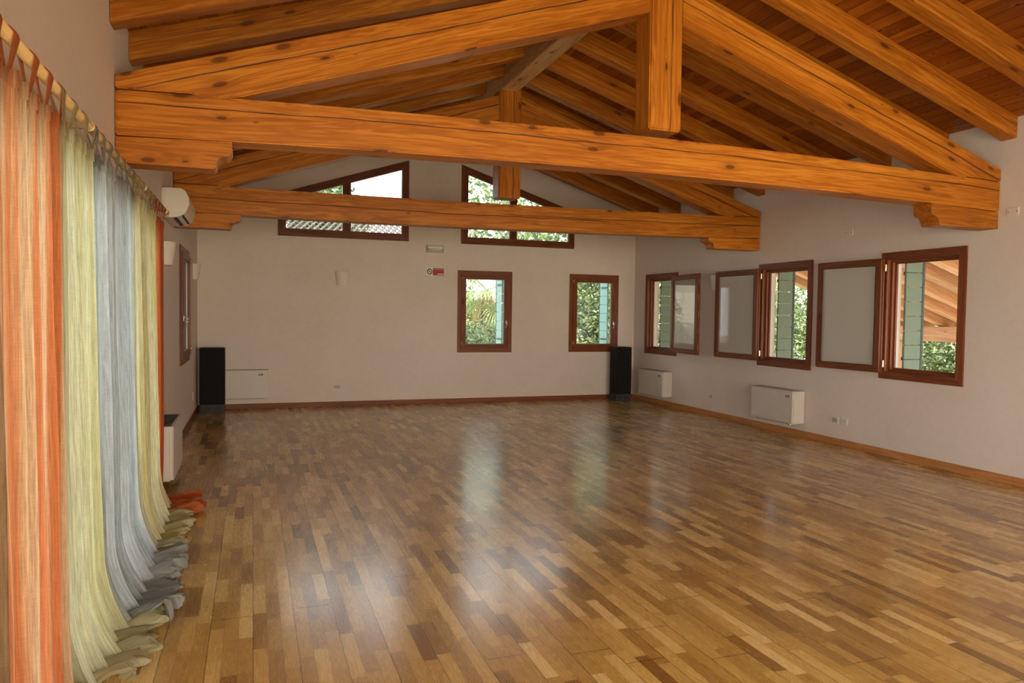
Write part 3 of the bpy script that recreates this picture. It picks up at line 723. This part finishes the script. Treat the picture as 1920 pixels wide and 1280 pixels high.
t = thing('no_smoking_sign', (3.02, DW, 2.27), 'small red and white no-smoking sign on the gable wall left of the window', 'sign')
bm = bmesh.new(); box(bm, 2.872, 3.186, -.006, -.001, 2.272, 2.396, BACK); fixn(bm); finish('board', bm, M['white'], t)
bm = bmesh.new(); box(bm, 2.988, 3.186, -.008, -.006, 2.272, 2.396, BACK); fixn(bm); finish('red_field', bm, M['red'], t)
bm = bmesh.new()
def ann(bm, c, r0, r1, d, n=28):
    A = [bm.verts.new(BACK(c[0]+r0*math.cos(2*math.pi*i/n), d, c[1]+r0*math.sin(2*math.pi*i/n))) for i in range(n)]
    B = [bm.verts.new(BACK(c[0]+r1*math.cos(2*math.pi*i/n), d, c[1]+r1*math.sin(2*math.pi*i/n))) for i in range(n)]
    for i in range(n): bm.faces.new((A[i], A[(i+1) % n], B[(i+1) % n], B[i]))
ann(bm, (2.930, 2.334), .036, .050, -.0075)
box(bm, 2.905, 2.953, -.0085, -.007, 2.328, 2.337, BACK)
a_ = [(2.903, 2.361), (2.91, 2.366), (2.957, 2.307), (2.95, 2.302)]
bm.faces.new([bm.verts.new(BACK(x, -.009, z)) for x, z in a_]); finish('symbol', bm, M['black'], t)
def text_mesh(s, size, x, z, d, mat, parent, name):
    cu = bpy.data.curves.new('tmp', 'FONT'); cu.body = s; cu.size = size; cu.align_x = 'CENTER'; ob = bpy.data.objects.new('tmp', cu); COL.objects.link(ob)
    dg = bpy.context.evaluated_depsgraph_get(); me = bpy.data.meshes.new_from_object(ob.evaluated_get(dg)); bpy.data.objects.remove(ob)
    bm = bmesh.new(); bm.from_mesh(me); bpy.data.meshes.remove(me)
    for v in bm.verts: v.co = Vector(BACK(x+v.co.x, d, z+v.co.y))
    lay = bm.loops.layers.uv.verify(); finish(name, bm, mat, parent)
text_mesh('VIETATO FUMARE', .021, 3.087, 2.368, -.0085, M['white'], t, 'lettering')
bm = bmesh.new(); box(bm, 3.07, 3.178, -.0095, -.008, 2.287, 2.302, BACK); fixn(bm); finish('white_bar', bm, M['white'], t)

def speaker(x0, x1, y, label, slab_x):
    t = thing('column_speaker', ((x0+x1)/2, y+.14, 0), label, 'speaker')
    bm = bmesh.new(); box(bm, x0, x1, y+.012, y+.28, .135, 1.015, None, .006); fixn(bm); finish('cabinet', bm, M['black'], t)
    bm = bmesh.new(); box(bm, x0+.008, x1-.008, y, y+.012, .145, 1.005, None, .004); fixn(bm); finish('grille_cloth', bm, M['black'], t)
    bm = bmesh.new(); box(bm, slab_x, slab_x+(x1-x0)*.97, y+.005, y+.29, 0.0, .135, None, .006); fixn(bm); b = finish('base', bm, M['slate'], t)
    for q in (.27, .73):
        cx = slab_x+(x1-x0)*.97*q; bm = bmesh.new(); cyl(bm, (cx, y+.004, .07), (cx, y-.004, .07), .040, .036, 20); fixn(bm); finish('port', bm, M['dark'], b, smooth=False)
speaker(-.785, -.42, 12.30, 'black column speaker on a grey base in the left corner', -.775)
speaker(6.40, 6.715, 12.28, 'black column speaker on a grey base with two round ports in the right corner', 6.395)

# ------------------------------------------------------------ curtains
rod_x, rod_z, rod_r = -.725, 2.452, .021
t = thing('curtain_rail', (rod_x, 4.4, rod_z), 'long pale pine curtain pole along the left wall', 'curtain rail')
bm = bmesh.new(); cyl(bm, (rod_x, 1.0, rod_z), (rod_x, 7.16, rod_z), rod_r, n=20); uv_box(bm, (0, 1, 0)); finish('pole', bm, M['rod'], t, smooth=True)
bm = bmesh.new(); cyl(bm, (rod_x, 7.16, rod_z), (rod_x, 7.20, rod_z), .032, .026, 16); finish('finial', bm, M['rod'], t, smooth=True)
for y in (1.3, 3.95, 5.75, 7.05):
    bm = bmesh.new(); box(bm, -LW+.001, rod_x-.015, y-.014, y+.014, rod_z-.012, rod_z+.012, None, .003); cyl(bm, (rod_x, y-.015, rod_z), (rod_x, y+.015, rod_z), rod_r+.005, n=16); fixn(bm); finish('bracket', bm, M['brass'], t)

def curtain(y0, y1, mat, label, nf, amp, seed, hem=.25, flare=.14, top=.0, stuffy=1., drop=.115, yspread=0., lean=0.):
    rnd = random.Random(seed); W = (y1-y0); cloth_w = W*1.9
    t = thing('tab_top_curtain', ((rod_x), (y0+y1)/2, 0), label, 'curtain', 'gauze curtains on the left wall rail')
    NU, NV = int(150*max(W, .5)), 90; zt = rod_z-drop; off = [rnd.uniform(0, 50) for _ in range(6)]
    bm = bmesh.new(); lay = bm.loops.layers.uv.new('UVMap'); V = []
    total = zt+hem
    for j in range(NV+1):
        q = j/NV; q = q**1.0; s = total*q; row = []
        for i in range(NU+1):
            u = i/NU; ph = 2*math.pi*nf*(u+.05*mnoise.noise((u*3+off[0], q*.8, 0)))
            h_loc = hem*(.75+.6*mnoise.noise((u*5+off[1], 1, 0)))
            down = min(1, s/zt)
            a = amp*(.55+.65*down)*(1+.35*mnoise.noise((u*4+off[2], 0, 0)))
            fx = a*math.sin(ph)+.35*a*math.sin(2.3*ph+1.1+down*.8)+.008*mnoise.noise((u*22+off[5], q*3, 0))
            x = rod_x+fx*.9; y = y0+W*u+.35*a*math.cos(ph*1.0+.5)+.10*W*(down**3)*(u-.5)*yspread+yspread*.10*down**4
            x += lean*down
            x = max(x, -LW+.03+.01*math.sin(ph*1.7))
            if s <= zt:
                z = zt-s; k2 = max(0, 1-z/.42); x += flare*k2**2.*(1+.5*mnoise.noise((u*3+off[3], 0, 0)))
                z = max(z, .012)
            else:
                r = (s-zt)/hem; fl = flare*(1+.5*mnoise.noise((u*3+off[3], 0, 0)))
                H = .022+stuffy*.085*max(0., mnoise.noise((u*3.2+off[4], 0, 0))+.25)
                xb = rod_x+fx*.9*(1-.6*r); reach = (.62+.35*mnoise.noise((u*2.4+off[1], 0, 0)))*hem
                x = max(xb, -LW+.03)+fl+reach*math.sin(r*math.pi*.62)
                z = .014+H*math.sin(math.pi*min(1., r*1.02))**.8*(.7+.5*mnoise.noise((u*8+off[4], r*2.5, 1)))+.016*abs(mnoise.noise((u*16*W+off[0], r*5, 7)))
                x += .035*mnoise.noise((u*5*W+off[4], r*3.5, 5))*min(1, r*3)+.014*mnoise.noise((u*18*W, r*8, 9))
                y += .05*mnoise.noise((u*5*W+off[2], r*3, 2))*min(1, r*2)+.015*mnoise.noise((u*15*W, r*7, off[1]))
                z = max(z, .006)
            row.append(bm.verts.new((x, y, z)))
        V.append(row)
    for j in range(NV):
        for i in range(NU):
            f = bm.faces.new((V[j][i], V[j][i+1], V[j+1][i+1], V[j+1][i]))
            for l, (ii, jj) in zip(f.loops, ((i, j), (i+1, j), (i+1, j+1), (i, j+1))): l[lay].uv = (cloth_w*ii/NU+seed*1.7, total*jj/NV)
    tops = [v.co.copy() for v in V[0]]
    finish('cloth', bm, mat, t, smooth=True)
    # folded top hem
    bm = bmesh.new(); lay = bm.loops.layers.uv.new('UVMap'); hv = []
    for i in range(NU+1):
        c = tops[i]; hv.append([bm.verts.new((c.x+dx, c.y, c.z+dz)) for dx, dz in ((.006, -.055), (.007, .002), (-.005, .002), (-.006, -.055))])
    for i in range(NU):
        for q in range(3):
            f = bm.faces.new((hv[i][q], hv[i+1][q], hv[i+1][q+1], hv[i][q+1]))
            for l, (ii, qq) in zip(f.loops, ((i, q), (i+1, q), (i+1, q+1), (i, q+1))): l[lay].uv = (cloth_w*ii/NU+seed*1.7, qq*.05)
    finish('top_hem', bm, mat, t, smooth=True)
    # tabs looped over the pole
    nt = max(2, int(round(W/.21)))
    for i in range(nt+1):
        u = min(.985, max(.015, i/nt)); c = tops[int(u*NU)]; bm = bmesh.new(); lay = bm.loops.layers.uv.new('UVMap'); path = []
        path.append((c.x, c.z-.02, .016)); path.append((rod_x-rod_r-.003, rod_z-.01, .034))
        for a in range(0, 181, 30): path.append((rod_x-(rod_r+.004)*math.cos(math.radians(a)), rod_z+(rod_r+.004)*math.sin(math.radians(a)), .036))
        path.append((c.x+.003, c.z-.02, .016)); rows = []
        yc = min(c.y, y1-.02); sh = rnd.uniform(-.012, .012)
        for kk, (x, z, wv) in enumerate(path):
            kx = 0 if kk in (0, len(path)-1) else 1
            rows.append([bm.verts.new((x, yc+sh*kx-wv, z)), bm.verts.new((x+.002, yc+sh*kx, z+.001)), bm.verts.new((x, yc+sh*kx+wv, z))])
        for kk in range(len(rows)-1):
            for p in (0, 1):
                f = bm.faces.new((rows[kk][p], rows[kk][p+1], rows[kk+1][p+1], rows[kk+1][p]))
                for l, uvv in zip(f.loops, ((p*.03, kk*.03), (p*.03+.03, kk*.03), (p*.03+.03, kk*.03+.03), (p*.03, kk*.03+.03))): l[lay].uv = uvv
        finish('tab', bm, mat, t, smooth=True)
    return t
curtain(1.95, 2.57, M['c_brown'], 'brown gauze curtain at the left edge of the picture', 6, .035, 1, hem=.12, flare=.02)
curtain(2.54, 3.36, M['c_orange'], 'orange and cream striped gauze curtain, nearest of the bright ones', 6, .038, 2, hem=.08, flare=.02)
curtain(3.34, 4.00, M['c_green'], 'pale green gauze curtain between the striped orange and the blue-grey one', 5, .040, 3, hem=.28, flare=.10, yspread=1.)
curtain(3.98, 5.22, M['c_grey'], 'wide blue-grey gauze curtain bunched up on the floor', 8, .045, 4, hem=.30, flare=.13, stuffy=1.6, yspread=1.)
curtain(5.20, 6.30, M['c_yellow'], 'pale yellow gauze curtain between the blue-grey and the rust-orange one', 7, .045, 5, hem=.28, flare=.10, yspread=1.)
curtain(6.28, 6.92, M['c_rust'], 'rust-orange gauze curtain, farthest on the rail, its hem spread on the floor', 5, .022, 6, hem=.44, flare=.0, yspread=-1.3, lean=-.015)

# ------------------------------------------------------------ outside
bm = bmesh.new(); box(bm, -60, 70, -40, 90, -1.5, -1.2); uv_box(bm); tag(finish('ground', bm, M['ground']), kind='structure')
bm = bmesh.new(); box(bm, RW+.3, 14.5, -3, 17, -1.2, -1.17); uv_box(bm); tag(finish('patio', bm, M['paving']), kind='structure')
bm = bmesh.new(); box(bm, -6, -LW-.3, -3, 17, -1.2, -1.17); uv_box(bm); tag(finish('terrace', bm, M['paving']), kind='structure')
def plinth(name, x0, x1, y0, y1):
    bm = bmesh.new(); box(bm, x0, x1, y0, y1, -1.2, -.2); tag(finish(name, bm, M['house']), kind='structure')
plinth('foundation', -LW-.25, RW+.25, YB-.25, DW+.25)
PX = 12.9; PY1 = 12.3
bmp = slope_slab(1, PX+.5, 3.0, PY1, None, '', x_in=RW+.26); o = finish('porch_roof', bmp, M['porch_planks'], org=(RW+.26, 3.0, 3.4)); tag(o, 'boarded porch roof seen through the right wall windows', 'roof')
bmL = slope_slab(-1, -LW-1.7, YB-.25, DW+.25, None, '', x_in=-LW-.26); tag(finish('added_shade_eave', bmL, M['porch_planks'], org=(-LW-.26, 3, 3.4)), 'unseen boarded roof overhang added to shade the curtained left wall', 'roof')  # overhang added to keep high sun off the left openings
proto = None
ys = [PY1-.17-.62*i for i in range(11)]
for i, y in enumerate(ys):
    if proto is None:
        bm, org = rafter_proto(1, xo=(RW+.262, PX+.45)); proto = finish('porch_rafter', bm, M['porch'], org=org); base = Vector(org); o = proto
    else: o = proto.copy(); COL.objects.link(o)
    o.location = (base.x, y, base.z)
    tag(o, 'pale porch rafter outside the right windows, %s from its far gable end' % ORD[i], 'rafter', 'porch rafters outside the right wall')
zb = ZP-SL*(PX-RW)-.21
bm = prism([(3.2, zb-.30), (PY1, zb-.30), (PY1, zb), (3.2, zb)], PX-.1, PX+.1, lambda a, d, z: (d, a, z), .01, (0, 1, 0)); tag(finish('porch_beam', bm, M['porch'], org=(PX, 3.2, zb-.3)), 'heavy pale porch beam seen through the nearest open window', 'beam')
for y in (3.6, 7.0, 12.05):
    bm = bmesh.new(); box(bm, PX-.1, PX+.1, y-.1, y+.1, -1.17, zb-.302, None, .01); fixn(bm); tag(finish('porch_post', bm, M['porch'], org=(PX, y, -1.17)), {3.6: 'porch post nearest the camera end', 7.0: 'middle porch post under the outer beam', 12.05: 'porch post at the far gable end'}[y], 'post')

def tree(name, x, y, z0, blobs, n, leaf, mat, label, trunk_h, trunk_r=.12, seed=1, elong=1.6, group=None):
    rnd = random.Random(seed); t = thing(name, (x, y, z0), label, 'tree' if 'tree' in name else 'shrub', group)
    verts, faces = [], []; tot = sum(b[3]**2 for b in blobs)
    for (bx, by, bz, br) in blobs:
        for _ in range(int(n*br*br/tot)):
            while True:
                d = Vector((rnd.gauss(0, 1), rnd.gauss(0, 1), rnd.gauss(0, 1)))
                if d.length > .01: break
            d.normalize(); r = br*(.55+.5*rnd.random()**.6); rr = 1+.28*mnoise.noise(d*2.2+Vector((seed, bx, by)))
            p = Vector((x+bx, y+by, z0+bz))+Vector((d.x, d.y, d.z*.9))*r*rr
            if p.z < z0+.05: p.z = z0+.05
            s = leaf*rnd.uniform(.6, 1.3); a = Vector((rnd.gauss(0, 1), rnd.gauss(0, 1), rnd.gauss(-.4, .6))).normalized(); b = a.cross(Vector((rnd.gauss(0, 1), rnd.gauss(0, 1), rnd.gauss(0, 1)))).normalized()
            nn = a.cross(b); k0 = len(verts)
            verts += [p-a*s*elong*.5, p+b*s*.32+nn*s*.08, p+a*s*elong*.5, p-b*s*.32+nn*s*.08]; faces.append((k0, k0+1, k0+2, k0+3))
    me = bpy.data.meshes.new('crown'); me.from_pydata([v-Vector((x, y, z0)) for v in verts], [], faces); me.materials.append(mat)
    o = bpy.data.objects.new('crown', me); COL.objects.link(o); o.parent = t; ORG[o.name] = Vector((x, y, z0))
    bm = bmesh.new(); top = Vector((x+rnd.uniform(-.1, .1), y, z0+trunk_h)); cyl(bm, (x, y, z0), top, trunk_r, trunk_r*.6, 10)
    for (bx, by, bz, br) in blobs:
        e = Vector((x+bx*.8, y+by*.8, z0+bz)); cyl(bm, top-Vector((0, 0, trunk_h*.25)), e, trunk_r*.45, trunk_r*.12, 7)
    fixn(bm); finish('trunk', bm, M['bark'], t, smooth=True)
    return t
G = -1.2
tree('garden_shrub', 5.2, 17.2, G, [(0, 0, 1.4, 1.3), (.9, .3, 1.2, 1.1), (-1, .2, 1.5, 1.2)], 14000, .09, M['leaf_dark'], 'dense dark green shrub low in the left gable window', 1.2, seed=3)
tree('yellow_tree', 5.2, 23.0, G, [(0, 0, 2.9, 1.5), (-1.6, .5, 2.4, 1.4), (1.3, .5, 2.2, 1.4), (0, 0, 1.4, 1.5), (-.3, 0, 3.6, 1.3)], 24000, .11, M['leaf_yellow'], 'yellow-green tree behind the palm in the left gable window', 2.4, seed=4)
tree('garden_tree', 9.6, 18.8, G, [(0, 0, 3.6, 1.7), (-1., 0, 2.6, 1.5), (1., 0, 2.2, 1.5), (.1, 0, 1.2, 1.5)], 30000, .095, M['leaf'], 'bushy green tree filling the right gable window', 2.2, seed=5)
tree('tall_tree', 9.6, 24.6, G, [(0, 0, 6.6, 2.2), (-2.2, 0, 6.0, 1.9), (2., .5, 5.6, 2.), (.5, 0, 4.8, 2.1), (-3.2, 0, 5., 1.5)], 5200, .17, M['leaf'], 'tall feathery tree against the sky in the right upper window', 5.4, .2, seed=6)
tree('distant_tree', 2.6, 34, G, [(0, 0, 7.6, 1.6), (1.2, 0, 7.0, 1.3), (-1.2, 0, 6.9, 1.2)], 5000, .2, M['leaf_dark'], 'small distant tree top above the tiled roof in the left upper window', 5.6, .2, seed=7)
tree('corner_tree', 14.8, 21.5, G, [(0, 0, 4.2, 2.1), (-1.5, .4, 3.2, 1.7), (1.4, 0, 2.8, 1.8), (0, 0, 1.4, 1.6)], 18000, .12, M['leaf_yellow'], 'yellow-green tree seen through the farthest open window', 2.6, seed=8)
for i, (x, y, lb) in enumerate([(15.6, 17.2, 'sunlit green shrub through the middle open window'), (15.9, 13.3, 'sunlit green shrub beyond the porch, left part of the nearest open window'), (15.8, 9.6, 'sunlit green shrub beyond the porch, right part of the nearest open window'), (20.6, 15.0, 'tall green tree behind the porch shrubs')]):
    big = i == 3
    tree('sunlit_shrub' if not big else 'backdrop_tree', x, y, G, [(0, 0, 2.0, 1.6), (-.6, 1., 1.5, 1.4), (.3, -1., 1.6, 1.4), (0, .4, 2.9, 1.2)] if not big else [(0, 0, 3.6, 2.6), (0, 2.6, 3.2, 2.4), (0, -2.8, 3.2, 2.4), (0, 0, 6, 2.)], 18000, .085, M['leaf_yellow'] if i == 2 else M['leaf'], lb, 1.4, seed=20+i)

# palm
px, py = 5.95, 19.0; t = thing('fan_palm', (px, py, G), 'fan palm with shaggy trunk in the left gable window', 'palm tree')
bm = bmesh.new(); rnd = random.Random(5)
for i in range(26):
    z0 = G+i*.13; cyl(bm, (px, py, z0), (px, py, z0+.14), .13, .16, 10)
fixn(bm); finish('trunk', bm, M['bark'], t)
for q in range(15):
    ang = q*2.4; el = -1.0+1.7*(q % 5)/4; d = Vector((math.cos(ang)*math.cos(el), math.sin(ang)*math.cos(el), math.sin(el))); h0 = Vector((px, py, G+3.45)); c = h0+d*.62
    bm = bmesh.new(); cyl(bm, h0, c, .014, .01, 6); side = d.cross(Vector((0, 0, 1))).normalized(); upv = side.cross(d).normalized()
    for s in range(24):
        a = (s/23-.5)*4.6; rr = .72*(1-.12*abs(a)); dd = d*math.cos(a)+side*math.sin(a); e = c+dd*rr+Vector((0, 0, -.14*rr-.08*abs(a)))
        pw = (side*math.cos(a)-d*math.sin(a))*.021; m_ = c+dd*rr*.6+upv*.015
        bm.faces.new([bm.verts.new(p) for p in (c, m_+pw, e, m_-pw)])
    finish('frond', bm, M['leaf_palm'], t)
bm = bmesh.new()
for s in range(420):
    a = rnd.uniform(0, 6.28); z1 = G+rnd.uniform(2.7, 3.45); r0 = rnd.uniform(.12, .2); p = Vector((px+r0*math.cos(a), py+r0*math.sin(a), z1)); e = p+Vector((math.cos(a)*rnd.uniform(.05, .4), math.sin(a)*rnd.uniform(.05, .4), -rnd.uniform(.25, .8))); pw = Vector((-math.sin(a), math.cos(a), 0))*.008
    bm.faces.new([bm.verts.new(q) for q in (p-pw, p+pw, e+pw*.3, e-pw*.3)])
finish('dry_skirt', bm, M['leaf_dry'], t)

# neighbour's house with a tiled roof
t = thing('neighbour_house', (1.5, 28.5, G), 'pale house with a scalloped tile roof seen low in the left upper window', 'house')
bm = bmesh.new(); box(bm, -4, 5.0, 26.4, 32, G, 4.2); finish('wall', bm, M['house'], t)
x0, x1 = -4.4, 5.3; per = .23; NS = int((x1-x0)/per*8); ny = 12
tl = NT('roof_tiles'); tc = tl.n('ShaderNodeTexCoord').outputs['Object']; M['tiles'] = tl.done(tl.principled(tl.ramp(tl.noise(tc, 5., 3), [(.3, (.13, .10, .085)), (.7, (.24, .20, .17))]), .8))
bm = bmesh.new()
for r in range(ny):
    ya, yb = 25.9+r*.26, 25.9+(r+1)*.26+.08; za, zb_ = 4.02+r*.26*.45+.07, 4.02+(r+1)*.26*.45+.0
    A = []; B = []; U = []
    for i in range(NS+1):
        x = x0+(x1-x0)*i/NS; ph = 2*math.pi*x/per+(r % 2)*math.pi; hz = .045*math.sin(ph); sag = .07*math.cos(ph*1.)
        A.append(bm.verts.new((x, ya-sag, za+hz-.45*sag))); B.append(bm.verts.new((x, yb, zb_+hz*.6))); U.append(bm.verts.new((x, ya-sag+.03, za+hz-.45*sag-.05)))
    for i in range(NS):
        bm.faces.new((A[i], A[i+1], B[i+1], B[i])); bm.faces.new((U[i], U[i+1], A[i+1], A[i]))
finish('tile_roof', bm, M['tiles'], t)
